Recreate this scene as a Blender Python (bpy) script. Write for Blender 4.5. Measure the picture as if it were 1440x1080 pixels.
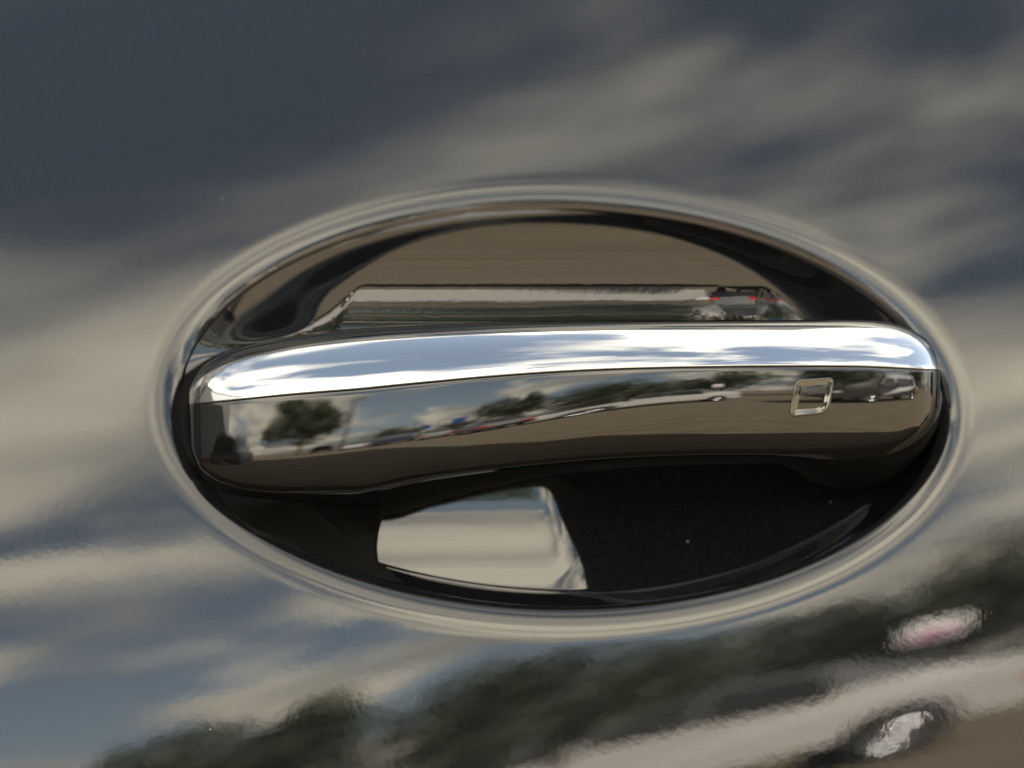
import bpy, bmesh, math, random
import numpy as np
from mathutils import Vector, Matrix

R = math.radians
sc = bpy.context.scene
for o in list(bpy.data.objects):
    bpy.data.objects.remove(o)

# ------------------------------------------------------------------ camera
D = 0.75               # camera to door skin
ZC = 0.95              # height of the handle above the ground
S = 0.000205           # metres per photo pixel at the door skin
cam = bpy.data.cameras.new('camera')
camo = bpy.data.objects.new('camera', cam)
sc.collection.objects.link(camo)
camo.location = (0, -D, ZC)
camo.rotation_euler = (R(90), 0, 0)
cam.sensor_width = 36
cam.lens = 36 * D / (1440 * S)
cam.clip_start = 0.01
cam.clip_end = 2000
cam.dof.use_dof = True
cam.dof.focus_distance = D - 0.029
cam.dof.aperture_fstop = 5.6
sc.camera = camo

# ------------------------------------------------------------------ light
SUN_EL, SUN_AZ = 37.0, 30.0        # azimuth from +Y (behind this car), negative = towards -X
SKY_STRENGTH = 0.053
CLOUD_SEED = 6.25
w = bpy.data.worlds.new('World')
sc.world = w
w.use_nodes = True
sun = bpy.data.lights.new('sun', 'SUN')
sun.energy = 5.0
sun.angle = R(0.5)
sun.color = (1.0, 0.93, 0.82)
suno = bpy.data.objects.new('sun', sun)
sc.collection.objects.link(suno)
sd = Vector((math.sin(R(SUN_AZ)) * math.cos(R(SUN_EL)), math.cos(R(SUN_AZ)) * math.cos(R(SUN_EL)), math.sin(R(SUN_EL))))
suno.rotation_euler = (-sd).to_track_quat('-Z', 'Y').to_euler()
suno.location = (0, 3, 6)

sc.view_settings.view_transform = 'Standard'
sc.view_settings.look = 'None'
sc.view_settings.gamma = 1
sc.view_settings.use_curve_mapping = False
sc.view_settings.exposure = 2.55
sc.render.engine = 'CYCLES'


def build_world():
    nt = w.node_tree
    nt.nodes.clear()
    N, L = nt.nodes.new, nt.links.new
    out = N('ShaderNodeOutputWorld')
    bg = N('ShaderNodeBackground')
    bg.inputs['Strength'].default_value = SKY_STRENGTH
    sky = N('ShaderNodeTexSky')
    sky.sky_type = 'NISHITA'
    sky.sun_disc = False
    sky.sun_elevation = R(SUN_EL)
    sky.sun_rotation = R(SUN_AZ)
    sky.air_density = 1.0
    sky.dust_density = 1.5
    tc = N('ShaderNodeTexCoord')
    sep = N('ShaderNodeSeparateXYZ')
    L(tc.outputs['Generated'], sep.inputs[0])

    def math_(op, a, b=None):
        m = N('ShaderNodeMath')
        m.operation = op
        for i, v in enumerate((a, b)):
            if v is None:
                continue
            if isinstance(v, (int, float)):
                m.inputs[i].default_value = v
            else:
                L(v, m.inputs[i])
        return m.outputs[0]
    zz = math_('ADD', math_('MAXIMUM', sep.outputs[2], 0.0), 0.22)
    cx = math_('DIVIDE', sep.outputs[0], zz)
    cy = math_('DIVIDE', sep.outputs[1], zz)
    comb = N('ShaderNodeCombineXYZ')
    L(cx, comb.inputs[0])
    L(cy, comb.inputs[1])
    comb.inputs[2].default_value = CLOUD_SEED
    n1 = N('ShaderNodeTexNoise')
    n1.inputs['Scale'].default_value = 1.5
    n1.inputs['Detail'].default_value = 7
    n1.inputs['Roughness'].default_value = 0.52
    n1.inputs['Distortion'].default_value = 0.25
    L(comb.outputs[0], n1.inputs['Vector'])
    cover = N('ShaderNodeMapRange')
    cover.interpolation_type = 'SMOOTHSTEP'
    cover.inputs['From Min'].default_value = 0.435
    cover.inputs['From Max'].default_value = 0.56
    L(n1.outputs['Fac'], cover.inputs['Value'])
    n2 = N('ShaderNodeTexNoise')
    n2.inputs['Scale'].default_value = 2.7
    n2.inputs['Detail'].default_value = 5
    L(comb.outputs[0], n2.inputs['Vector'])
    ccol = N('ShaderNodeValToRGB')
    ccol.color_ramp.elements[0].position = 0.36
    ccol.color_ramp.elements[0].color = (0.40, 0.38, 0.335, 1)
    ccol.color_ramp.elements[1].position = 0.64
    ccol.color_ramp.elements[1].color = (1.0, 0.895, 0.69, 1)
    L(n2.outputs['Fac'], ccol.inputs['Fac'])
    sc_ = N('ShaderNodeVectorMath')
    sc_.operation = 'SCALE'
    sc_.inputs['Scale'].default_value = 14.5
    L(ccol.outputs[0], sc_.inputs[0])
    # thin veil of haze over the blue
    hs = N('ShaderNodeHueSaturation')
    hs.inputs['Hue'].default_value = 0.488
    hs.inputs['Saturation'].default_value = 0.62
    L(sky.outputs[0], hs.inputs['Color'])
    mix = N('ShaderNodeMix')
    mix.data_type = 'RGBA'
    L(cover.outputs[0], mix.inputs[0])
    L(hs.outputs[0], mix.inputs[6])
    L(sc_.outputs[0], mix.inputs[7])
    L(mix.outputs[2], bg.inputs['Color'])
    L(bg.outputs[0], out.inputs[0])


build_world()
rng = random.Random(7)


# ------------------------------------------------------------------ helpers
def px2x(px, y=0.0):
    return (px - 720) * S * (D + y) / D


def px2z(py, y=0.0):
    return ZC + (540 - py) * S * (D + y) / D


def link(o, parent=None):
    sc.collection.objects.link(o)
    if parent is not None:
        o.parent = parent
    return o


def mesh_obj(name, verts, faces, mat, parent=None, smooth=True):
    me = bpy.data.meshes.new(name)
    me.from_pydata([tuple(map(float, v)) for v in verts], [], faces)
    me.validate()
    if smooth:
        me.polygons.foreach_set('use_smooth', [True] * len(me.polygons))
    me.materials.append(mat)
    me.update()
    return link(bpy.data.objects.new(name, me), parent)


def bm_obj(name, bm, mat, parent=None, smooth=False):
    me = bpy.data.meshes.new(name)
    bmesh.ops.recalc_face_normals(bm, faces=bm.faces)
    bm.to_mesh(me)
    bm.free()
    if smooth:
        me.polygons.foreach_set('use_smooth', [True] * len(me.polygons))
    me.materials.append(mat)
    return link(bpy.data.objects.new(name, me), parent)


def empty(name, loc, label, cat, group=None, rz=0.0):
    o = bpy.data.objects.new(name, None)
    o.empty_display_size = 0.1
    o.location = loc
    o.rotation_euler = (0, 0, rz)
    o['label'] = label
    o['category'] = cat
    if group:
        o['group'] = group
    return link(o)


def tag(o, label, cat, group=None):
    o['label'] = label
    o['category'] = cat
    if group:
        o['group'] = group
    return o


def copy_tree(o, parent=None):
    c = o.copy()
    link(c, parent)
    for ch in list(o.children):
        copy_tree(ch, c)
    return c


def add_box(bm, c, s, bev=0.0):
    r = bmesh.ops.create_cube(bm, size=1.0, matrix=Matrix.Translation(c) @ Matrix.Diagonal((s[0], s[1], s[2], 1)))
    if bev:
        es = list({e for v in r['verts'] for e in v.link_edges})
        bmesh.ops.bevel(bm, geom=es, offset=bev, segments=2, affect='EDGES')


def pchip(xs, ys, q):
    xs = np.array(xs, float)
    ys = np.array(ys, float)
    h = np.diff(xs)
    d = np.diff(ys) / h
    m = np.zeros_like(ys)
    m[0], m[-1] = d[0], d[-1]
    for i in range(1, len(xs) - 1):
        if d[i - 1] * d[i] > 0:
            w1 = 2 * h[i] + h[i - 1]
            w2 = h[i] + 2 * h[i - 1]
            m[i] = (w1 + w2) / (w1 / d[i - 1] + w2 / d[i])
    q = np.clip(np.asarray(q, float), xs[0], xs[-1])
    k = np.clip(np.searchsorted(xs, q) - 1, 0, len(xs) - 2)
    t = (q - xs[k]) / h[k]
    return ((1 + 2 * t) * (1 - t) ** 2 * ys[k] + t * (1 - t) ** 2 * h[k] * m[k]
            + t * t * (3 - 2 * t) * ys[k + 1] + t * t * (t - 1) * h[k] * m[k + 1])


# ------------------------------------------------------------------ materials
def mat(name, color, rough=0.5, metal=0.0, coat=0.0, coat_rough=0.02, coat_ior=1.5, spec=0.5):
    m = bpy.data.materials.new(name)
    m.use_nodes = True
    b = m.node_tree.nodes['Principled BSDF']
    b.inputs['Base Color'].default_value = (*color, 1)
    b.inputs['Roughness'].default_value = rough
    b.inputs['Metallic'].default_value = metal
    b.inputs['Coat Weight'].default_value = coat
    b.inputs['Coat Roughness'].default_value = coat_rough
    b.inputs['Coat IOR'].default_value = coat_ior
    b.inputs['Specular IOR Level'].default_value = spec
    return m


def noise_color(m, c1, c2, scale, detail=4, lo=0.35, hi=0.65, coords='Object'):
    nt = m.node_tree
    tc = nt.nodes.new('ShaderNodeTexCoord')
    n = nt.nodes.new('ShaderNodeTexNoise')
    n.inputs['Scale'].default_value = scale
    n.inputs['Detail'].default_value = detail
    r = nt.nodes.new('ShaderNodeValToRGB')
    r.color_ramp.elements[0].position = lo
    r.color_ramp.elements[1].position = hi
    r.color_ramp.elements[0].color = (*c1, 1)
    r.color_ramp.elements[1].color = (*c2, 1)
    nt.links.new(tc.outputs[coords], n.inputs['Vector'])
    nt.links.new(n.outputs['Fac'], r.inputs['Fac'])
    nt.links.new(r.outputs[0], nt.nodes['Principled BSDF'].inputs['Base Color'])
    return n


def paint(name, peel, peel_scale, ior, dust=True, base=(0.006, 0.0065, 0.008), flake=(0.024, 0.025, 0.028)):
    """Black clear-coated paint: orange peel in the lacquer, flakes and a little dust."""
    m = mat(name, base, rough=0.45, coat=1.0, coat_rough=0.012, coat_ior=ior, spec=0.0)
    nt = m.node_tree
    N, L = nt.nodes.new, nt.links.new
    b = nt.nodes['Principled BSDF']
    tc = N('ShaderNodeTexCoord')
    n = N('ShaderNodeTexNoise')
    n.inputs['Scale'].default_value = peel_scale
    n.inputs['Detail'].default_value = 2
    n.inputs['Roughness'].default_value = 0.5
    L(tc.outputs['Object'], n.inputs['Vector'])
    bp = N('ShaderNodeBump')
    bp.inputs['Strength'].default_value = 1.0
    bp.inputs['Distance'].default_value = peel
    L(n.outputs['Fac'], bp.inputs['Height'])
    L(bp.outputs[0], b.inputs['Coat Normal'])
    # flakes
    v = N('ShaderNodeTexVoronoi')
    v.inputs['Scale'].default_value = 4200
    L(tc.outputs['Object'], v.inputs['Vector'])
    fr = N('ShaderNodeMapRange')
    fr.inputs['From Min'].default_value = 0.80
    fr.inputs['From Max'].default_value = 1.0
    sp = N('ShaderNodeSeparateColor')
    L(v.outputs['Color'], sp.inputs[0])
    L(sp.outputs[0], fr.inputs['Value'])
    mx = N('ShaderNodeMix')
    mx.data_type = 'RGBA'
    mx.inputs[6].default_value = (*base, 1)
    mx.inputs[7].default_value = (*flake, 1)
    L(fr.outputs[0], mx.inputs[0])
    col = mx.outputs[2]
    if dust:
        d = N('ShaderNodeTexVoronoi')
        d.inputs['Scale'].default_value = 95
        L(tc.outputs['Object'], d.inputs['Vector'])
        # only some cells carry a speck, each of its own size
        s2 = N('ShaderNodeSeparateColor')
        L(d.outputs['Color'], s2.inputs[0])
        lim = N('ShaderNodeMapRange')
        lim.inputs['From Min'].default_value = 0.45
        lim.inputs['From Max'].default_value = 1.0
        lim.inputs['To Max'].default_value = 0.034
        L(s2.outputs[0], lim.inputs['Value'])
        lt = N('ShaderNodeMath')
        lt.operation = 'LESS_THAN'
        L(d.outputs['Distance'], lt.inputs[0])
        L(lim.outputs[0], lt.inputs[1])
        m2 = N('ShaderNodeMix')
        m2.data_type = 'RGBA'
        L(lt.outputs[0], m2.inputs[0])
        L(col, m2.inputs[6])
        m2.inputs[7].default_value = (0.35, 0.33, 0.29, 1)
        col = m2.outputs[2]
        iv = N('ShaderNodeMath')
        iv.operation = 'SUBTRACT'
        iv.inputs[0].default_value = 1.0
        L(lt.outputs[0], iv.inputs[1])
        L(iv.outputs[0], b.inputs['Coat Weight'])
    L(col, b.inputs['Base Color'])
    return m


M_PAINT = paint('door_paint', 0.0000065, 420, 1.85)
M_HANDLE = paint('handle_paint', 0.0000010, 380, 1.85, base=(0.004, 0.004, 0.0045), flake=(0.005, 0.005, 0.006))
M_CHROME = mat('chrome', (0.62, 0.63, 0.64), rough=0.03, metal=1.0)
M_BEZEL = mat('dark_chrome', (0.19, 0.185, 0.175), rough=0.06, metal=1.0)
M_PLASTIC = mat('satin_black_plastic', (0.005, 0.005, 0.005), rough=0.6, spec=0.08)
M_RUBBER = mat('black_rubber', (0.02, 0.02, 0.02), rough=0.7)
M_GLASS = mat('dark_glass', (0.01, 0.012, 0.012), rough=0.02, coat=1.0, coat_ior=1.5)
M_RIM = mat('alloy', (0.45, 0.45, 0.46), rough=0.25, metal=1.0)


# ------------------------------------------------------------------ ground
M_ASPHALT = mat('asphalt', (0.2, 0.18, 0.15), rough=0.9)
noise_color(M_ASPHALT, (0.122, 0.095, 0.059), (0.163, 0.130, 0.084), 3.5, 8)
bm = bmesh.new()
bmesh.ops.create_grid(bm, x_segments=1, y_segments=1, size=600)
g = bm_obj('ground', bm, M_ASPHALT)
g['kind'] = 'structure'

# ------------------------------------------------------------------ this car: door skin
B0, RZ, LZ = 0.315, 0.40, 0.16
RX, LX = 1.8, 0.30
KT = -0.60
XC, ZCN = px2x(787), px2z(567) - ZC       # recess centre
AX, AZ = 572 * S, 315 * S                 # recess half axes (outer edge of the rolled lip)
TILT = R(-1.6)


def lncosh(t):
    t = np.abs(t)
    return t + np.log1p(np.exp(-2 * t)) - math.log(2)


def P(x, z):
    """outer door skin, depth behind y=0"""
    xl = 0.35 * np.tanh(x / 0.35)
    zl = 0.25 * np.tanh(z / 0.25)
    return B0 * z + LZ * LZ / RZ * lncosh(z / LZ) + LX * LX / RX * lncosh(x / LX) + KT * xl * zl


# slope (as normal elevation, degrees) of the recess floor, from bottom to top:
# a shelf at the hinge side, a deeper finger pocket at the pulling side
_zn = np.linspace(-0.09, 0.09, 721)
_k = np.exp(-np.linspace(-2, 2, 31) ** 2)
_k /= _k.sum()


def floor_profile(zs, bs):
    bn = pchip(zs, bs, _zn)
    bn = np.convolve(np.pad(bn, 15, 'edge'), _k, 'valid')
    gn = np.concatenate([[0], np.cumsum(np.tan(np.radians((bn[1:] + bn[:-1]) / 2)) * np.diff(_zn))])
    return gn - np.interp(0.052, _zn, gn) + 0.0224


UPZ, UPB = [0.0185, 0.0277, 0.034, 0.043, 0.055, 0.09], [1.0, -2.6, -7, -13, -16.5, -17]
G_SHELF = floor_profile([-0.09, -0.058, -0.053, -0.040, -0.030, -0.026, -0.015, 0.0, 0.010] + UPZ, [22, 18, 14, 9, 5, 10, 32, 33, 14] + UPB)
G_POCKET = floor_profile([-0.09, -0.058, -0.040, -0.025, -0.015, 0.0] + UPZ, [44, 40, 31, 22, 14, 8] + UPB)
XF = px2x(975)


def smooth01(t):
    t = np.clip(t, 0, 1)
    return t * t * t * (t * (6 * t - 15) + 10)


def G(x, z):
    e = (x - px2x(788) + 0.15 * (z + 0.04)) / 0.0016
    e = 0.0016 * (np.maximum(e, 0) + np.log1p(np.exp(-np.abs(e))))
    t = 1 - (1 - np.clip(e / 0.030, 0, 1)) ** 2.6
    g_ = np.interp(z, _zn, G_SHELF) * (1 - t) + np.interp(z, _zn, G_POCKET) * t
    dx = x - XF
    sp = 0.006 * (np.maximum(dx / 0.006, 0) + np.log1p(np.exp(-np.abs(dx / 0.006))))
    k = 0.3 + 0.7 * smooth01((z + 0.012) / 0.024)
    rl = np.where(dx < 0, 1 / (2 * 0.9) + (1 / (2 * 2.0) - 1 / (2 * 0.9)) * smooth01((z + 0.012) / 0.024), 1 / (2 * 0.9))
    return g_ - dx ** 2 * rl - k * sp ** 2 * (1 / (2 * 0.16) - 1 / (2 * 0.9))


LIP = 0.0076


def rim_y(x, z):
    """door skin: panel, soft rolled lip, then a concave wall running out into the recess floor"""
    c_, s1 = math.cos(TILT), math.sin(TILT)
    u, v = (x - XC) * c_ + (z - ZCN) * s1, -(x - XC) * s1 + (z - ZCN) * c_
    r = np.sqrt((u / AX) ** 2 + (v / AZ) ** 2)
    gr = np.sqrt((u / AX ** 2) ** 2 + (v / AZ ** 2) ** 2) / np.maximum(r, 1e-6)
    d = (1 - r) / np.maximum(gr, 1e-6)
    cs, sn = u / AX / np.maximum(r, 1e-6), v / AZ / np.maximum(r, 1e-6)
    WL = LIP + 0.0046
    q = np.clip((d + 0.0046) / WL, 0, 1)
    arc = 0.72 * WL * q ** 3 / 3
    up = smooth01((sn + 0.12) / 0.3)
    dw = up * (0.0045 + np.where(cs < 0, 0.036, 0.024) * np.abs(cs) ** 3.5) + (1 - up) * (0.0040 + 0.003 * np.maximum(cs, 0) ** 2)
    f = 1 - (1 - np.clip((d - LIP * 0.93) / dw, 0, 1)) ** 2.2
    p = P(x, z)
    return p + arc + f * (G(x, z) - p - arc)


car = empty('car', (0, 0, 0), 'glossy black car seen close at its chrome-topped door handle in an oval recess', 'car')
X0, X1, Z0, Z1 = -0.95, 0.26, -0.52, 0.145
NA = 520
ang = np.linspace(0, 2 * math.pi, NA, endpoint=False)
c, s_ = math.cos(TILT), math.sin(TILT)
eu, ev = AX * np.cos(ang), AZ * np.sin(ang)
nu, nv = np.cos(ang) / AX, np.sin(ang) / AZ
nl = np.hypot(nu, nv)
nu, nv = nu / nl, nv / nl
ex, ez = XC + eu * c - ev * s_, ZCN + eu * s_ + ev * c
nx_, nz_ = nu * c - nv * s_, nu * s_ + nv * c
vx, vz, vd = [], [], []
DIN, DOUT = 0.0116, -0.012
ix, iz = ex - nx_ * DIN, ez - nz_ * DIN
for r in np.linspace(0.015, 1, 110)[:-1]:
    vx.append(XC + (ix - XC) * r)
    vz.append(ZCN + (iz - ZCN) * r)
    vd.append(np.full(NA, DIN))
for d in np.concatenate([np.linspace(DIN, 0.0, 84)[:-1], np.linspace(0, DOUT, 16)]):
    vx.append(ex - nx_ * d)
    vz.append(ez - nz_ * d)
    vd.append(np.full(NA, d))
ox, oz = vx[-1], vz[-1]
# from the last ring out to the door edges
dirx, dirz = ox - XC, oz - ZCN
tx = np.where(dirx > 0, (X1 - XC) / np.maximum(dirx, 1e-9), (X0 - XC) / np.minimum(dirx, -1e-9))
tz = np.where(dirz > 0, (Z1 - ZCN) / np.maximum(dirz, 1e-9), (Z0 - ZCN) / np.minimum(dirz, -1e-9))
tt = np.minimum(tx, tz)
for f in np.linspace(0, 1, 60)[1:]:
    k = 1 + (tt - 1) * f ** 1.5
    vx.append(XC + dirx * k)
    vz.append(ZCN + dirz * k)
    vd.append(np.full(NA, DOUT))
vx, vz, vd = np.array(vx), np.array(vz), np.array(vd)
vy = rim_y(vx, vz)
nr = len(vx)
verts = [(XC, float(G(np.array(XC), np.array(ZCN))), ZCN + ZC)]
verts += list(zip(vx.ravel(), vy.ravel(), vz.ravel() + ZC))
faces = []
for a in range(NA):
    b = (a + 1) % NA
    faces.append((0, 1 + b, 1 + a)[::-1])
    for i in range(nr - 1):
        faces.append((1 + i * NA + a, 1 + i * NA + b, 1 + (i + 1) * NA + b, 1 + (i + 1) * NA + a)[::1])
# folded hem at the door edge
base = len(verts)
for a in range(NA):
    x, y, z = vx[-1, a], vy[-1, a], vz[-1, a] + ZC
    verts.append((x, y + 0.02, z))
for a in range(NA):
    b = (a + 1) % NA
    faces.append((1 + (nr - 1) * NA + a, 1 + (nr - 1) * NA + b, base + b, base + a))
door = mesh_obj('door_panel', verts, faces, M_PAINT, car)
door['label'] = 'glossy black door skin with an oval rolled-edge recess reflecting clouds'


# neighbouring skins of the same car
def skin(name, x0, x1, z0, z1, m, nx=30, nz=24):
    xs, zs = np.linspace(x0, x1, nx), np.linspace(z0, z1, nz)
    gx, gz = np.meshgrid(xs, zs)
    gy = P(gx, gz)
    vs = list(zip(gx.ravel(), gy.ravel(), gz.ravel() + ZC))
    fs = [(j * nx + i, j * nx + i + 1, (j + 1) * nx + i + 1, (j + 1) * nx + i) for j in range(nz - 1) for i in range(nx - 1)]
    return mesh_obj(name, vs, fs, m, car)


skin('front_wing', -2.6, X0 - 0.004, Z0, Z1, M_PAINT)
skin('rear_wing', X1 + 0.004, 1.7, Z0, Z1, M_PAINT)
# hull: sill, inner body, glasshouse and roof as one closed loft along the car
prof = [(0.10, 0.20), (0.03, 0.28), (0.06, 0.425), (0.20, 0.44), (0.20, 1.09), (0.12, 1.105), (0.20, 1.16), (0.42, 1.40), (0.60, 1.45),
        (1.25, 1.46), (1.45, 1.40), (1.68, 1.12), (1.82, 0.9), (1.80, 0.3), (1.72, 0.20)]
vs, fs = [], []
stx = [(-2.7, 0.5), (-2.55, 0.62), (-1.7, 0.72), (-1.2, 0.76), (-0.4, 1.0), (0.6, 1.0), (1.2, 0.86), (1.7, 0.74), (1.82, 0.6)]
for x, h in stx:
    for (y, z) in prof:
        vs.append((x, y, z if z < 1.0 else 1.0 + (z - 1.0) * max(0.0, (h - 0.7) / 0.3) if h > 0.7 else min(z, 0.2 + 0.8 * h / 0.72)))
n = len(prof)
for i in range(len(stx) - 1):
    for j in range(n):
        k = (j + 1) % n
        fs.append((i * n + j, (i + 1) * n + j, (i + 1) * n + k, i * n + k))
fs.append(tuple(range(n)))
fs.append(tuple(range((len(stx) - 1) * n, len(stx) * n))[::-1])
mesh_obj('body', vs, fs, M_PAINT, car, smooth=False)


def lathe(name, prof_, m, parent, seg=32):
    """revolve (radius, y) pairs about the Y axis"""
    vs, fs = [], []
    for i in range(seg):
        a = 2 * math.pi * i / seg
        for r, y in prof_:
            vs.append((r * math.cos(a), y, r * math.sin(a)))
    n = len(prof_)
    for i in range(seg):
        k = (i + 1) % seg
        for j in range(n - 1):
            fs.append((i * n + j, k * n + j, k * n + j + 1, i * n + j + 1))
    return mesh_obj(name, vs, fs, m, parent, smooth=True)


def wheel(parent, x, y, side, r=0.33):
    t = lathe('tyre', [(r * 0.62, -0.1), (r * 0.9, -0.11), (r, -0.085), (r, 0.085), (r * 0.9, 0.11), (r * 0.62, 0.1)], M_RUBBER, parent)
    t.location = (x, y, r)
    rim = lathe('rim', [(0.0, -0.05), (r * 0.2, -0.055), (r * 0.25, -0.03), (r * 0.5, -0.04), (r * 0.62, -0.095), (r * 0.64, -0.1), (r * 0.64, 0.1)], M_RIM, t)
    if side > 0:
        rim.rotation_euler = (0, 0, math.pi)
    return t


for x in (-1.75, 1.1):
    for y, sd_ in ((0.17, -1), (1.66, 1)):
        wheel(car, x, y, sd_)

# ------------------------------------------------------------------ the handle
# curves along the handle, in photo pixels; depth in metres
PX = np.concatenate([np.linspace(262, 300, 40)[:-1], np.linspace(300, 1290, 331)[:-1], np.linspace(1290, 1326, 44)])


def curve(xs, ys, sm=0):
    v = pchip(xs, ys, PX)
    if sm:
        q = np.linspace(PX[0] - 3 * sm, PX[-1] + 3 * sm, 1600)
        qv = pchip(xs, ys, q)
        v = np.array([np.sum(qv * np.exp(-0.5 * ((q - p) / sm) ** 2)) / np.sum(np.exp(-0.5 * ((q - p) / sm) ** 2)) for p in PX])
    return v


C_TOP = curve([262, 264, 268, 276, 290, 323, 380, 440, 520, 600, 700, 800, 900, 1000, 1100, 1180, 1220, 1250, 1280, 1304, 1318, 1324, 1326],
              [558, 549, 540, 527, 512, 493, 478, 468, 460, 456, 453, 451, 450, 450, 450, 450, 451, 454, 463, 479, 501, 522, 548])
C_SEAM = curve([262, 330, 400, 500, 600, 700, 800, 900, 1000, 1100, 1200, 1326],
               [569, 562, 555, 547, 537, 528, 521, 517, 515, 514, 514.5, 520], 14)
C_CRE = curve([262, 264, 270, 285, 310, 350, 400, 500, 580, 740, 860, 1010, 1100, 1200, 1250, 1285, 1308, 1320, 1326],
              [590, 612, 634, 660, 676, 687, 691, 690, 674, 655, 645, 640, 640, 638, 632, 618, 600, 580, 560])
C_BOT = curve([262, 264, 270, 285, 310, 350, 420, 480, 540, 620, 700, 770, 830, 900, 1000, 1085, 1115, 1140, 1165, 1200, 1235, 1262, 1290, 1310, 1321, 1326],
              [594, 620, 645, 672, 688, 700, 712, 720, 724, 703, 683, 669, 662, 657, 653, 652, 660, 676, 685, 689, 684, 670, 643, 615, 590, 566], 0)
C_HOR = curve([262, 400, 500, 600, 700, 830, 950, 1080, 1200, 1326], [650, 642, 630, 614, 597, 572, 557, 550, 548, 546], 25)
C_BS = curve([262, 400, 600, 830, 1000, 1200, 1326], [8, 8, 7.6, 7.0, 6.4, 5.5, 5.5], 40)
C_BC = curve([262, 400, 600, 830, 1326], [-64, -63, -60, -58, -58], 40)
# front depth along the seam: bowed, turning back at both ends
_t = (PX - 262) / (1326 - 262)
C_YF = curve([262, 263, 266, 272, 284, 300, 340, 420, 520, 640, 760, 860, 980, 1120, 1220, 1270, 1296, 1312, 1320, 1324.5, 1326],
             [-0.0005, -0.0045, -0.0080, -0.0112, -0.0145, -0.0172, -0.0213, -0.0268, -0.0318, -0.0357, -0.0371, -0.0369, -0.0353, -0.0303, -0.0243, -0.0202, -0.0173, -0.0143, -0.0115, -0.0070, -0.0020])
_q = np.linspace(300, 1290, 1000)
_qv = np.interp(_q, PX, C_YF)
_s = np.array([np.sum(_qv * np.exp(-0.5 * ((_q - p) / 24) ** 2)) / np.sum(np.exp(-0.5 * ((_q - p) / 24) ** 2)) for p in PX])
_m = smooth01((PX - 345) / 70) * smooth01((1245 - PX) / 60)
C_YF = C_YF * (1 - _m) + _s * _m


def front_b(i, py):
    """elevation of the surface normal on the black front face"""
    h = min(max(C_HOR[i], C_SEAM[i] + 8), C_CRE[i] - 6)
    return pchip([C_SEAM[i], h, h + 0.35 * (C_CRE[i] - h), h + 0.66 * (C_CRE[i] - h), C_CRE[i]], [C_BS[i], 0.0, -8.0, -19.0, C_BC[i]], py)


NF, NCH = 34, 40
C_UC = curve([262, 330, 440, 700, 1000, 1250, 1326], [0.72, 0.76, 0.82, 0.87, 0.92, 0.97, 0.97], 30)   # share of the top face that is chrome


def section(i):
    """points (px, py, y) of the chrome cap and of the black body, front to back"""
    yf = C_YF[i]
    # --- front face
    py = np.linspace(C_SEAM[i], C_CRE[i], NF)
    b = np.tan(np.radians(front_b(i, py)))
    dz = -np.diff(py) * S
    y = yf + np.concatenate([[0], np.cumsum((b[1:] + b[:-1]) / 2 * dz)])
    front = list(zip(py, y))
    # --- chrome, from the seam upwards
    n = NCH
    u = np.linspace(0, 1, n)
    pc = C_SEAM[i] + (C_TOP[i] - C_SEAM[i]) * u
    bb = np.radians(pchip([0, 0.2, 0.55, 0.82, 0.95, 1.0], [16, 27, 41, 55, 70, 80], u))
    dzc = -np.diff(pc) * S
    yc = yf + np.concatenate([[0], np.cumsum(np.tan((bb[1:] + bb[:-1]) / 2) * dzc)])
    top = list(zip(pc, yc))
    uc = C_UC[i]
    un = np.linspace(0, uc, n - 6)
    chrome = list(zip(np.interp(un, u, pc), np.interp(un, u, yc) - 0.00035))
    ut = np.linspace(max(uc - 0.04, 0), 1, 14)
    rest = list(zip(np.interp(ut, u, pc), np.interp(ut, u, yc)))
    return front, chrome, rest


def place(px, py, y):
    # photo pixel at a depth: real position of that point of the handle
    return (px2x(px, y), y, px2z(py, y))


handle = None
bv, bf, cv, cf = [], [], [], []
FRONT = []
for i, px in enumerate(PX):
    front, chrome, rest = section(i)
    FRONT.append(front)
    yb = max(front[-1][1], C_YF[i]) + 0.017
    ytop = rest[-1][1]
    row = []
    # rounded upper rim of the body tucked under the chrome
    p0, y0 = front[0]
    row += [(p0 - 2.0, y0 + 0.0030), (p0 - 1.0, y0 + 0.0012), (p0 - 0.2, y0 + 0.0004), (p0 + 1.2, y0 + 0.00012)]
    row += front[1:]
    pc_, yc_ = front[-1]
    gap = max(C_BOT[i] - pc_, 1.0)
    # underside: rounded edge, chamfer, then back
    depth = min(max(0.010, gap * S * 3.4), 0.026)
    for u in np.linspace(0, 1, 14)[1:]:
        row.append((pc_ + gap * (1 - (1 - u) ** 2), yc_ + depth * u))
    lastp, lasty = row[-1]
    # the grip is thick: its back comes close to the recess floor at the pulling end
    yend = max(lasty + 0.006, -0.006 + 0.014 * float(smooth01((px - 700) / 160)) * float(smooth01((1300 - px) / 60)))
    for u in np.linspace(0, 1, 10)[1:]:
        row.append((lastp - u * u * 10, lasty + u * (yend - lasty)))
    # back wall and top, behind the chrome
    yback = row[-1][1]
    pt, yt = rest[-1]
    row.append((C_SEAM[i], max(yback, yt + 0.004)))
    row += [(pt + 12, yt + 0.0048), (pt + 5, yt + 0.0036), (pt + 1.5, yt + 0.0018), (pt + 0.2, yt + 0.0007)]
    row += rest[::-1]
    row.append((rest[0][0] + 2, rest[0][1] + 0.003))
    bv.append([place(px, p, y) for p, y in row])
    crow = [(chrome[0][0] + 0.3, chrome[0][1] + 0.0022), (chrome[0][0] + 0.5, chrome[0][1] + 0.0006), (chrome[0][0] + 0.25, chrome[0][1] + 0.00012)] + chrome
    pt, yt = chrome[-1]
    crow += [(pt - 0.25, yt + 0.00025), (pt - 0.2, yt + 0.0012)]
    cv.append([place(px, p, y) for p, y in crow])


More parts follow.
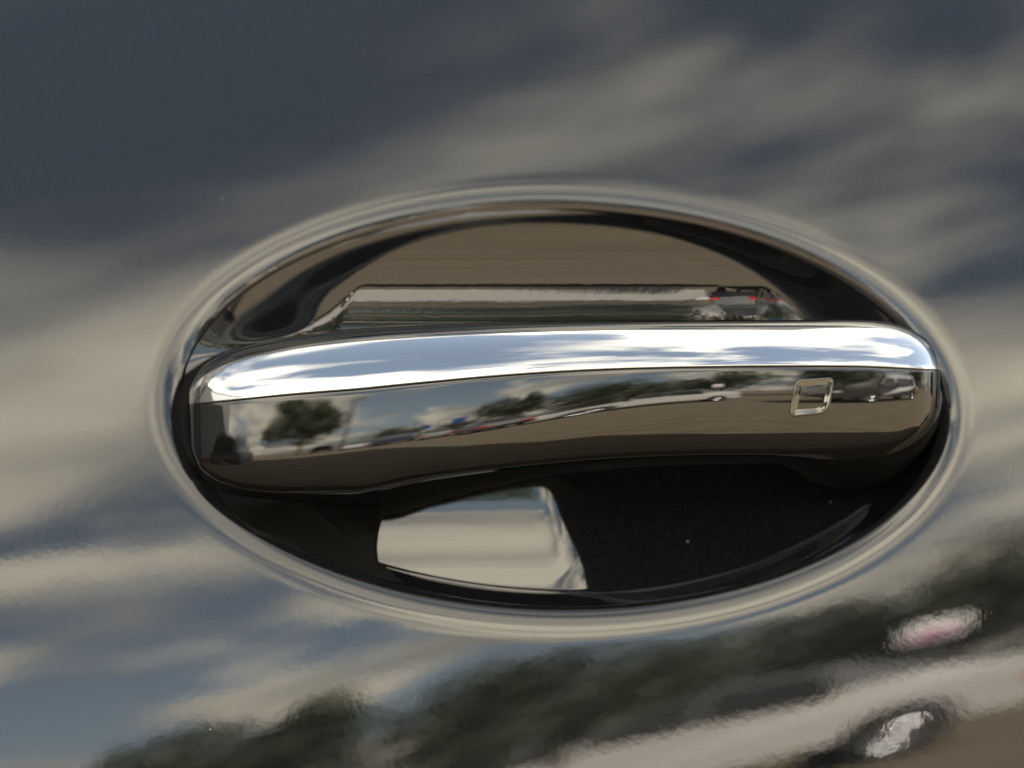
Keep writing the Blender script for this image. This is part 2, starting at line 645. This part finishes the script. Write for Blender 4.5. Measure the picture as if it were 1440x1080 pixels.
def loft(rows, name, m, parent, closed):
    n = len(rows[0])
    vs = [p for r in rows for p in r]
    fs = []
    for i in range(len(rows) - 1):
        for j in range(n if closed else n - 1):
            k = (j + 1) % n
            fs.append((i * n + j, i * n + k, (i + 1) * n + k, (i + 1) * n + j))
    if closed:
        fs.append(tuple(range(n))[::-1])
        fs.append(tuple(range((len(rows) - 1) * n, len(rows) * n)))
    return mesh_obj(name, vs, fs, m, parent)


handle = loft(bv, 'door_handle', M_HANDLE, car, True)
handle.data.materials.append(M_PLASTIC)
_n = len(bv[0])
for f_, p in enumerate(handle.data.polygons):     # moulded underside and back of the grip
    if len(p.vertices) == 4:
        j = p.vertices[0] % _n
        if 4 + NF - 1 <= j < 4 + NF - 1 + 22:
            p.material_index = 1
handle['label'] = 'bowed glossy black pull handle with chrome cap across the oval recess'
loft(cv, 'chrome_strip', M_CHROME, handle, False)


# sensor button: a rounded, slanted ring standing proud of the front face
def front_y(px, py):
    i = np.clip(np.interp(px, PX, np.arange(len(PX))), 0, len(PX) - 1.001)
    a = int(i)
    f = i - a
    ya = np.interp(py, [q[0] for q in FRONT[a]], [q[1] for q in FRONT[a]])
    yb = np.interp(py, [q[0] for q in FRONT[a + 1]], [q[1] for q in FRONT[a + 1]])
    return ya * (1 - f) + yb * f


def round_poly(corners, rad, seg=10):
    pts = []
    n = len(corners)
    for k in range(n):
        p0, p1, p2 = Vector(corners[k - 1]), Vector(corners[k]), Vector(corners[(k + 1) % n])
        r = rad[k]
        a, b = p1 + (p0 - p1).normalized() * r, p1 + (p2 - p1).normalized() * r
        for q in range(seg + 1):
            t = q / seg
            pts.append((1 - t) ** 2 * a + 2 * t * (1 - t) * p1 + t * t * b)
    # even spacing
    L_ = [0]
    for k in range(len(pts)):
        L_.append(L_[-1] + (pts[(k + 1) % len(pts)] - pts[k]).length)
    xs = [p.x for p in pts] + [pts[0].x]
    ys = [p.y for p in pts] + [pts[0].y]
    q = np.linspace(0, L_[-1], 120, endpoint=False)
    return list(zip(np.interp(q, L_, xs), np.interp(q, L_, ys)))


ring = round_poly([(1120, 534), (1173, 530.5), (1166, 582), (1108.5, 586.5)], [9, 9, 20, 11])
rows = []
nR = len(ring)
bc = (1141, 558)
for k in range(nR):
    p, pn, pp = ring[k], ring[(k + 1) % nR], ring[k - 1]
    t = Vector((pn[0] - pp[0], pn[1] - pp[1])).normalized()
    nrm = Vector((t.y, -t.x))
    if nrm.dot(Vector((p[0] - bc[0], p[1] - bc[1]))) < 0:
        nrm = -nrm
    row = []
    # outer step, raised lip, then a bevel falling to the flush button face
    for o, hgt in ((0.4, -0.0002), (0.0, 0.00022), (-0.5, 0.00036), (-1.3, 0.00038), (-2.4, 0.00036), (-4.2, 0.00027), (-6.0, 0.00016), (-7.8, 0.00006), (-9.2, 0.00001), (-10.2, -0.00005)):
        qx, qy = p[0] + nrm.x * o, p[1] + nrm.y * o
        row.append(place(qx, qy, front_y(qx, qy) - hgt))
    rows.append(row)
rows.append(rows[0])
btn = loft(rows, 'sensor_button', M_BEZEL, handle, False)
btn['label'] = 'small slanted square outline of the touch sensor'

# bracket: the fixed foot of the handle at the hinge end, standing in the recess; its black crescent round the tip stands in for a shaded gap
outl = [(330, 488), (420, 500), (540, 600), (544, 700), (539, 726), (533, 745), (530, 770), (532, 790), (540, 806), (556, 817), (580, 824), (520, 828), (460, 815),
        (400, 792), (350, 762), (308, 722), (276, 678), (255, 635), (246, 595), (248, 560), (264, 527), (292, 504)]
pts = []
for k in range(len(outl)):
    a, b = np.array(outl[k], float), np.array(outl[(k + 1) % len(outl)], float)
    for t in np.linspace(0, 1, 6, endpoint=False):
        pts.append(a + (b - a) * t)
pts = np.array(pts)
for _ in range(3):
    pts = (np.roll(pts, 1, 0) + 2 * pts + np.roll(pts, -1, 0)) / 4
cen = np.array([420, 700.0])
rows = []
for inset, dy in ((0.0, 0.03), (0.0, 0.004), (0.01, 0.0015), (0.035, 0.0002), (0.08, 0.0), (0.5, 0.0), (0.98, 0.0)):
    row = []
    for p in pts:
        q = p + (cen - p) * inset
        y0 = float(P(np.array(px2x(q[0])), np.array(px2z(q[1]) - ZC))) + 0.0035 - 0.009 * float(smooth01((330 - q[0]) / 60)) * float(smooth01((700 - q[1]) / 60)) - 0.012 * float(smooth01((760 - q[1]) / 70)) * float(smooth01((q[0] - 315) / 60))  # collar and bulge added to keep sky reflections off the handle's edges
        row.append(place(q[0], q[1], y0 + dy))
    rows.append(row)
for r in rows:
    r.append(r[0])
br = loft(rows, 'bracket', M_PLASTIC, handle, False)
# foot at the pulling end, behind the grip
bm = bmesh.new()
add_box(bm, (px2x(1190), 0.002, px2z(560)), (90 * S, 0.036, 100 * S), 0.004)
bm_obj('foot', bm, M_PLASTIC, handle, smooth=True)


# ------------------------------------------------------------------ what the car stands among (seen in the reflections)
def car_paint(name, col):
    return mat(name, col, rough=0.4, coat=1.0, coat_rough=0.03, coat_ior=1.6)


M_BLACK = car_paint('black_car_paint', (0.012, 0.012, 0.013))
CAR_SIDE = [(-2.2, 0.35), (-2.22, 0.62), (-2.05, 0.74), (-1.1, 0.92), (-0.9, 0.95), (-0.25, 1.36), (0.2, 1.43), (0.9, 1.40), (1.5, 1.12), (1.75, 1.02), (2.15, 0.96),
            (2.22, 0.62), (2.18, 0.35)]
SUV_SIDE = [(-2.3, 0.42), (-2.32, 0.75), (-2.2, 0.95), (-1.25, 1.10), (-1.1, 1.14), (-0.5, 1.66), (-0.1, 1.74), (1.4, 1.74), (1.9, 1.64), (2.15, 1.12), (2.3, 1.05),
            (2.32, 0.65), (2.28, 0.42)]
M_LAMP = mat('head_lamp', (0.7, 0.7, 0.72), rough=0.1, coat=1)
M_TAIL = mat('tail_lamp', (0.5, 0.01, 0.015), rough=0.15, coat=1)


def make_car(label, cat, m, loc, rz, suv=False, group='cars parked across the lot'):
    side = SUV_SIDE if suv else CAR_SIDE
    o = empty('parked_car', loc, label, cat, group, rz)
    belt = 1.12 if suv else 0.95
    W = 0.93 if suv else 0.88
    xs = [p[0] for p in side]
    # outline resampled densely, lofted across the width with rounded shoulders
    dense = []
    for a, b in zip(side, side[1:]):
        for t in np.linspace(0, 1, 6, endpoint=False):
            dense.append((a[0] + (b[0] - a[0]) * t, a[1] + (b[1] - a[1]) * t))
    dense.append(side[-1])
    arch = []
    rr = 0.40 if suv else 0.37
    for cx in (1.38, -1.38):
        for a in np.linspace(0, math.pi, 12):
            arch.append((cx + rr * math.cos(a), (0.42 if suv else 0.35) + 0.001 + (rr * 0.85) * math.sin(a)))
    full = dense + arch
    n = len(full)
    vs, fs = [], []
    lay = [(-1.0, 0.985), (-0.985, 1.0), (-0.9, 1.005), (0.9, 1.005), (0.985, 1.0), (1.0, 0.985)]
    for k, sc_ in lay:
        for (x, z) in full:
            ins = 0.0
            if z > belt:
                ins = (z - belt) / 0.5 * 0.22
            yy = k * (W - ins)
            vs.append((x * (0.97 + 0.03 * sc_ if abs(k) < 0.98 else 0.975), yy, z - (0.02 if abs(k) > 0.98 and z > belt else 0)))
    for l in range(len(lay) - 1):
        for j in range(n):
            k = (j + 1) % n
            fs.append((l * n + j, l * n + k, (l + 1) * n + k, (l + 1) * n + j))
    hi = [j for j in range(len(dense)) if dense[j][1] >= belt - 1e-6 and dense[j][0] < 1.6]
    lo = [j for j in range(n) if j < hi[0] or j > hi[-1]]
    for b0 in (0, (len(lay) - 1) * n):
        fs.append(tuple(b0 + j for j in hi))
        fs.append(tuple(b0 + j for j in range(n) if j <= hi[0] or j >= hi[-1]))
    # the two flanks are cut at the belt line so that the glasshouse can be dark
    body = mesh_obj('body', vs, fs, m, o, smooth=False)
    body.data.materials.append(M_BLACK)
    for p in body.data.polygons:      # black pillars and roof frame
        if all(body.data.vertices[i].co.z > belt - 0.03 and body.data.vertices[i].co.x < 1.7 for i in p.vertices):
            p.material_index = 1
    # dark glass roof
    rv = []
    for k in (-1, 1):
        for (x, z) in ((side[5][0] + 0.02, side[5][1]), (side[6][0], side[6][1]), (side[7][0], side[7][1])):
            rv.append((x, k * (W - (z - belt) / 0.5 * 0.22 + 0.004), z + 0.012))
    rv += [(x, y, z - 0.03) for x, y, z in rv]
    mesh_obj('roof', rv, [(0, 1, 4, 3), (1, 2, 5, 4), (0, 1, 7, 6), (1, 2, 8, 7), (3, 4, 10, 9), (4, 5, 11, 10), (0, 3, 9, 6), (2, 5, 11, 8)], M_GLASS, o, smooth=False)
    # side windows
    top = 1.60 if suv else 1.33
    wins = [(-1.0, -0.08), (0.02, 0.98), (1.06, 1.85)] if suv else [(-0.78, -0.02), (0.06, 0.86)]
    for sg in (-1, 1):
        for (a, b) in wins:
            v4 = []
            for (x, z) in ((a, belt + 0.02), (b, belt + 0.02), (b - (0.12 if b > 0.8 else 0), top), (a + (0.5 if a < -0.5 else 0), top)):
                yy = sg * (W - max(0, z - belt) / 0.5 * 0.22 + 0.012)
                v4.append((x, yy, z))
            v4 += [(x, y - sg * 0.02, z) for x, y, z in v4]
            mesh_obj('side_window', v4, [(0, 1, 2, 3), (0, 1, 5, 4), (1, 2, 6, 5), (2, 3, 7, 6), (3, 0, 4, 7), (4, 5, 6, 7)], M_GLASS, o, smooth=False)
    for (a, b) in (((side[4][0], side[4][1]), (side[5][0], side[5][1])), ((side[8][0], side[8][1]), (side[7][0] if not suv else side[8][0] , side[7][1]))):
        d = Vector((b[0] - a[0], b[1] - a[1]))
        if d.length < 0.1:
            continue
        nn = Vector((-d.y, d.x)).normalized()
        if nn.y < 0:
            nn = -nn
        v4 = []
        for s1, y1 in ((0.06, 0.76), (0.94, 0.62)):
            for sg in (-1, 1):
                p = Vector(a) + d * s1 + nn * 0.012
                v4.append((p.x, sg * y1, p.y))
        v8 = v4 + [(x - nn.x * 0.02, y, z - nn.y * 0.02) for x, y, z in v4]
        mesh_obj('windscreen', v8, [(0, 1, 3, 2), (4, 5, 7, 6), (0, 1, 5, 4), (2, 3, 7, 6), (0, 2, 6, 4), (1, 3, 7, 5)], M_GLASS, o, smooth=False)
    for sg in (-1, 1):
        for nm, x, mm in (('headlight', -2.12, M_LAMP), ('tail_light', 2.13, M_TAIL)):
            bm = bmesh.new()
            add_box(bm, (x, sg * (W - 0.16), 0.82 if suv else 0.70), (0.24, 0.34, 0.14), 0.03)
            bm_obj(nm, bm, mm, o)
        bm = bmesh.new()
        add_box(bm, (-0.75 if not suv else -0.95, sg * (W + 0.06), belt + 0.05), (0.12, 0.2, 0.13), 0.03)
        bm_obj('wing_mirror', bm, m, o)
        for x in (-1.38, 1.38):
            wheel(o, x, sg * (W - 0.12), sg, 0.36 if suv else 0.33)
    return o


M_WHITE = car_paint('white_car_paint', (0.46, 0.45, 0.425))
M_GREY = car_paint('grey_car_paint', (0.12, 0.125, 0.13))
M_NAVY = car_paint('navy_car_paint', (0.015, 0.02, 0.04))
M_SILVER = car_paint('silver_car_paint', (0.4, 0.41, 0.42))
make_car('white saloon parked opposite, seen only mirrored in the door', 'car', M_WHITE, (2.35, -10.2, 0), R(6))
make_car('black off-roader parked beside the white saloon', 'car', M_BLACK, (6.7, -5.3, 0), R(16), suv=True)
make_car('black saloon in the row beyond the white saloon', 'car', M_BLACK, (-1.6, -13.0, 0), R(70))
make_car('grey saloon in the row past the black saloon', 'car', M_GREY, (-4.8, -16.5, 0), R(72))
make_car('navy off-roader in the row past the grey saloon', 'car', M_NAVY, (-8.6, -20.5, 0), R(74), suv=True)
make_car('silver saloon in the row past the navy off-roader', 'car', M_SILVER, (-13.0, -25.0, 0), R(76))
make_car('black off-roader at the far end of the row by the big tree', 'car', M_BLACK, (-19.0, -29.0, 0), R(60), suv=True)
make_car('dark grey off-roader parked in front of the grey building', 'car', M_GREY, (-8.0, -4.2, 0), R(-30), suv=True)

M_BARK = mat('bark', (0.09, 0.065, 0.045), rough=0.9)
noise_color(M_BARK, (0.06, 0.045, 0.03), (0.13, 0.10, 0.07), 9)
M_LEAF = mat('leaf', (0.05, 0.075, 0.022), rough=0.55)
noise_color(M_LEAF, (0.018, 0.027, 0.008), (0.046, 0.058, 0.019), 1.3)


def make_tree(label, loc, h, cw, seed, trunk_h=0.28, n=5200):
    rg = np.random.RandomState(seed)
    o = empty('tree', loc, label, 'tree', 'trees round the parking lot')
    vs, fs = [], []

    def limb(p0, p1, r0, r1, seg=8):
        p0, p1 = Vector(p0), Vector(p1)
        d = (p1 - p0).normalized()
        u = d.orthogonal().normalized()
        v = d.cross(u)
        b0 = len(vs)
        for p, r in ((p0, r0), ((p0 + p1) / 2 + Vector(rg.normal(0, 0.04 * (p1 - p0).length, 3)), (r0 + r1) / 2), (p1, r1)):
            for k in range(seg):
                a = 2 * math.pi * k / seg
                vs.append(tuple(p + (u * math.cos(a) + v * math.sin(a)) * r))
        for q in range(2):
            for k in range(seg):
                fs.append((b0 + q * seg + k, b0 + q * seg + (k + 1) % seg, b0 + (q + 1) * seg + (k + 1) % seg, b0 + (q + 1) * seg + k))
    limb((0, 0, 0), (0, 0, h * 0.75), h * 0.028, h * 0.010)
    clumps = []
    for k in range(16):
        a = rg.uniform(0, 2 * math.pi)
        z0 = h * rg.uniform(trunk_h, 0.62)
        e = (math.cos(a) * cw * 0.5 * rg.uniform(0.5, 0.95), math.sin(a) * cw * 0.5 * rg.uniform(0.5, 0.95), z0 + h * rg.uniform(0.08, 0.25))
        limb((0, 0, z0 * 0.9), e, h * 0.010, h * 0.003)
        clumps.append((e, cw * rg.uniform(0.14, 0.24)))
    for k in range(14):
        a, r = rg.uniform(0, 2 * math.pi), cw * 0.32 * math.sqrt(rg.uniform(0, 1))
        clumps.append(((math.cos(a) * r, math.sin(a) * r, h * rg.uniform(0.5, 0.93)), cw * rg.uniform(0.12, 0.2)))
    mesh_obj('trunk', vs, fs, M_BARK, o)
    lv, lf = [], []
    for k in range(n):
        c_, r = clumps[rg.randint(len(clumps))]
        d = rg.normal(0, 1, 3)
        d /= np.linalg.norm(d)
        p = np.array(c_) + d * r * rg.uniform(0.35, 1.0) ** 0.6
        s1 = h * 0.016 * rg.uniform(0.7, 1.6)
        u = rg.normal(0, 1, 3)
        u /= np.linalg.norm(u)
        v = np.cross(u, rg.normal(0, 1, 3))
        v /= np.linalg.norm(v)
        b0 = len(lv)
        lv += [tuple(p - u * s1 * 1.5), tuple(p + v * s1 * 0.7), tuple(p + u * s1 * 1.5), tuple(p - v * s1 * 0.7)]
        lf.append((b0, b0 + 1, b0 + 2, b0 + 3))
    mesh_obj('crown', lv, lf, M_LEAF, o, smooth=False)
    return o


make_tree('spreading dark green tree standing alone beside the lamp post', (-17.5, -23.0, 0), 7.4, 6.4, 3)
make_tree('low bushy tree behind the far end of the parked row', (-15.5, -36.0, 0), 3.9, 6.0, 5)
make_tree('small round tree behind the navy off-roader', (-8.5, -38.0, 0), 3.4, 5.0, 8)
make_tree('broad round tree behind the black saloon', (-2.2, -27.0, 0), 5.2, 5.0, 11)
make_tree('tall dense tree behind the white saloon', (3.2, -24.0, 0), 4.6, 6.5, 14, 0.12, 7000)
make_tree('wide leafy tree between the white saloon and the black off-roader', (9.0, -22.0, 0), 4.9, 7.5, 17, 0.12, 7000)
make_tree('tall leafy tree behind the black off-roader', (16.0, -18.5, 0), 5.8, 9.0, 21, 0.12, 7000)
make_tree('young tree with low branches past the black off-roader', (21.0, -8.5, 0), 6.0, 8.0, 23, 0.15)

# lamp posts
M_STEEL = mat('dark_steel', (0.04, 0.04, 0.045), rough=0.5, metal=0.6)


def lamp_post(loc, h, label):
    o = empty('lamp_post', loc, label, 'lamp post', 'lamp posts of the parking lot')
    bm = bmesh.new()
    bmesh.ops.create_cone(bm, cap_ends=True, segments=12, radius1=0.10, radius2=0.07, depth=h, matrix=Matrix.Translation((0, 0, h / 2)))
    bm_obj('pole', bm, M_STEEL, o, True)
    bm = bmesh.new()
    add_box(bm, (0.35, 0, h + 0.04), (0.9, 0.28, 0.10), 0.03)
    bm_obj('lamp_head', bm, M_STEEL, o)
    return o


lamp_post((-13.2, -22.5, 0), 6.6, 'dark steel lamp post beside the lone spreading tree')
lamp_post((-3.8, -26.5, 0), 4.6, 'dark steel lamp post left of the broad round tree')

# signboards
M_SIGN = mat('white_sign', (0.75, 0.73, 0.72), rough=0.4)
M_MAG = mat('magenta_sign', (0.35, 0.06, 0.18), rough=0.4)
M_BLUE = mat('blue_sign', (0.02, 0.06, 0.17), rough=0.4)


def sign(loc, h, wd, hh, m, label, band=None):
    o = empty('signboard', loc, label, 'sign', None)
    bm = bmesh.new()
    bmesh.ops.create_cone(bm, cap_ends=True, segments=10, radius1=0.05, radius2=0.05, depth=h, matrix=Matrix.Translation((0, 0, h / 2)))
    bm_obj('post', bm, M_STEEL, o, True)
    bm = bmesh.new()
    add_box(bm, (0, 0.08, h), (wd, 0.06, hh), 0.01)
    p = bm_obj('board', bm, m, o)
    if band:
        bm = bmesh.new()
        add_box(bm, (0, 0.115, h - hh * 0.2), (wd * 0.7, 0.02, hh * 0.35), 0.004)
        bm_obj('band', bm, band, p)


sign((4.6, -12.0, 0), 1.8, 0.5, 0.36, M_SIGN, 'white signboard with magenta band behind the white saloon', M_MAG)
sign((-5.2, -24.0, 0), 2.6, 1.0, 0.9, M_BLUE, 'blue signboard on a post behind the grey saloon')
sign((-10.5, -31.0, 0), 2.8, 1.1, 0.9, M_BLUE, 'blue signboard on a post behind the silver saloon')

# building at the hinge side of the car
M_WALL = mat('grey_cladding', (0.30, 0.30, 0.29), rough=0.7)
noise_color(M_WALL, (0.27, 0.27, 0.26), (0.34, 0.335, 0.32), 1.2, 3)
M_BRICK = mat('brick_base', (0.22, 0.085, 0.05), rough=0.85)
bld = empty('building', (-17.0, -2.75, 0), 'plain grey clad building with a brick base at the end of the lot', 'building', None, R(90))
bm = bmesh.new()
add_box(bm, (0, 0, 5.4), (12.5, 6, 9.2), 0.02)
bm_obj('wall', bm, M_WALL, bld)
bm = bmesh.new()
add_box(bm, (0, 0, 0.4), (12.6, 6.1, 0.8), 0.02)
bm_obj('base', bm, M_BRICK, bld)
bm = bmesh.new()
add_box(bm, (0, 0, 10.08), (12.8, 6.3, 0.16), 0.03)
bm_obj('parapet', bm, M_STEEL, bld)

# tall building behind this car: it shades the near ground
tall = empty('building', (-18.0, 9.0, 0), 'tall grey office block standing behind the black car', 'building')
bm = bmesh.new()
add_box(bm, (0, 0, 6.5), (43, 10, 13), 0.02)
bm_obj('wall', bm, M_WALL, tall)
bm = bmesh.new()
add_box(bm, (0, 0, 13.1), (43.4, 10.4, 0.24), 0.03)
bm_obj('parapet', bm, M_STEEL, tall)
for fl in range(4):
    for k in range(14):
        bm = bmesh.new()
        add_box(bm, (-20 + 3.05 * k, -5.0, 2.0 + 3.1 * fl), (1.8, 0.12, 1.6), 0.02)
        bm_obj('window', bm, M_GLASS, tall)
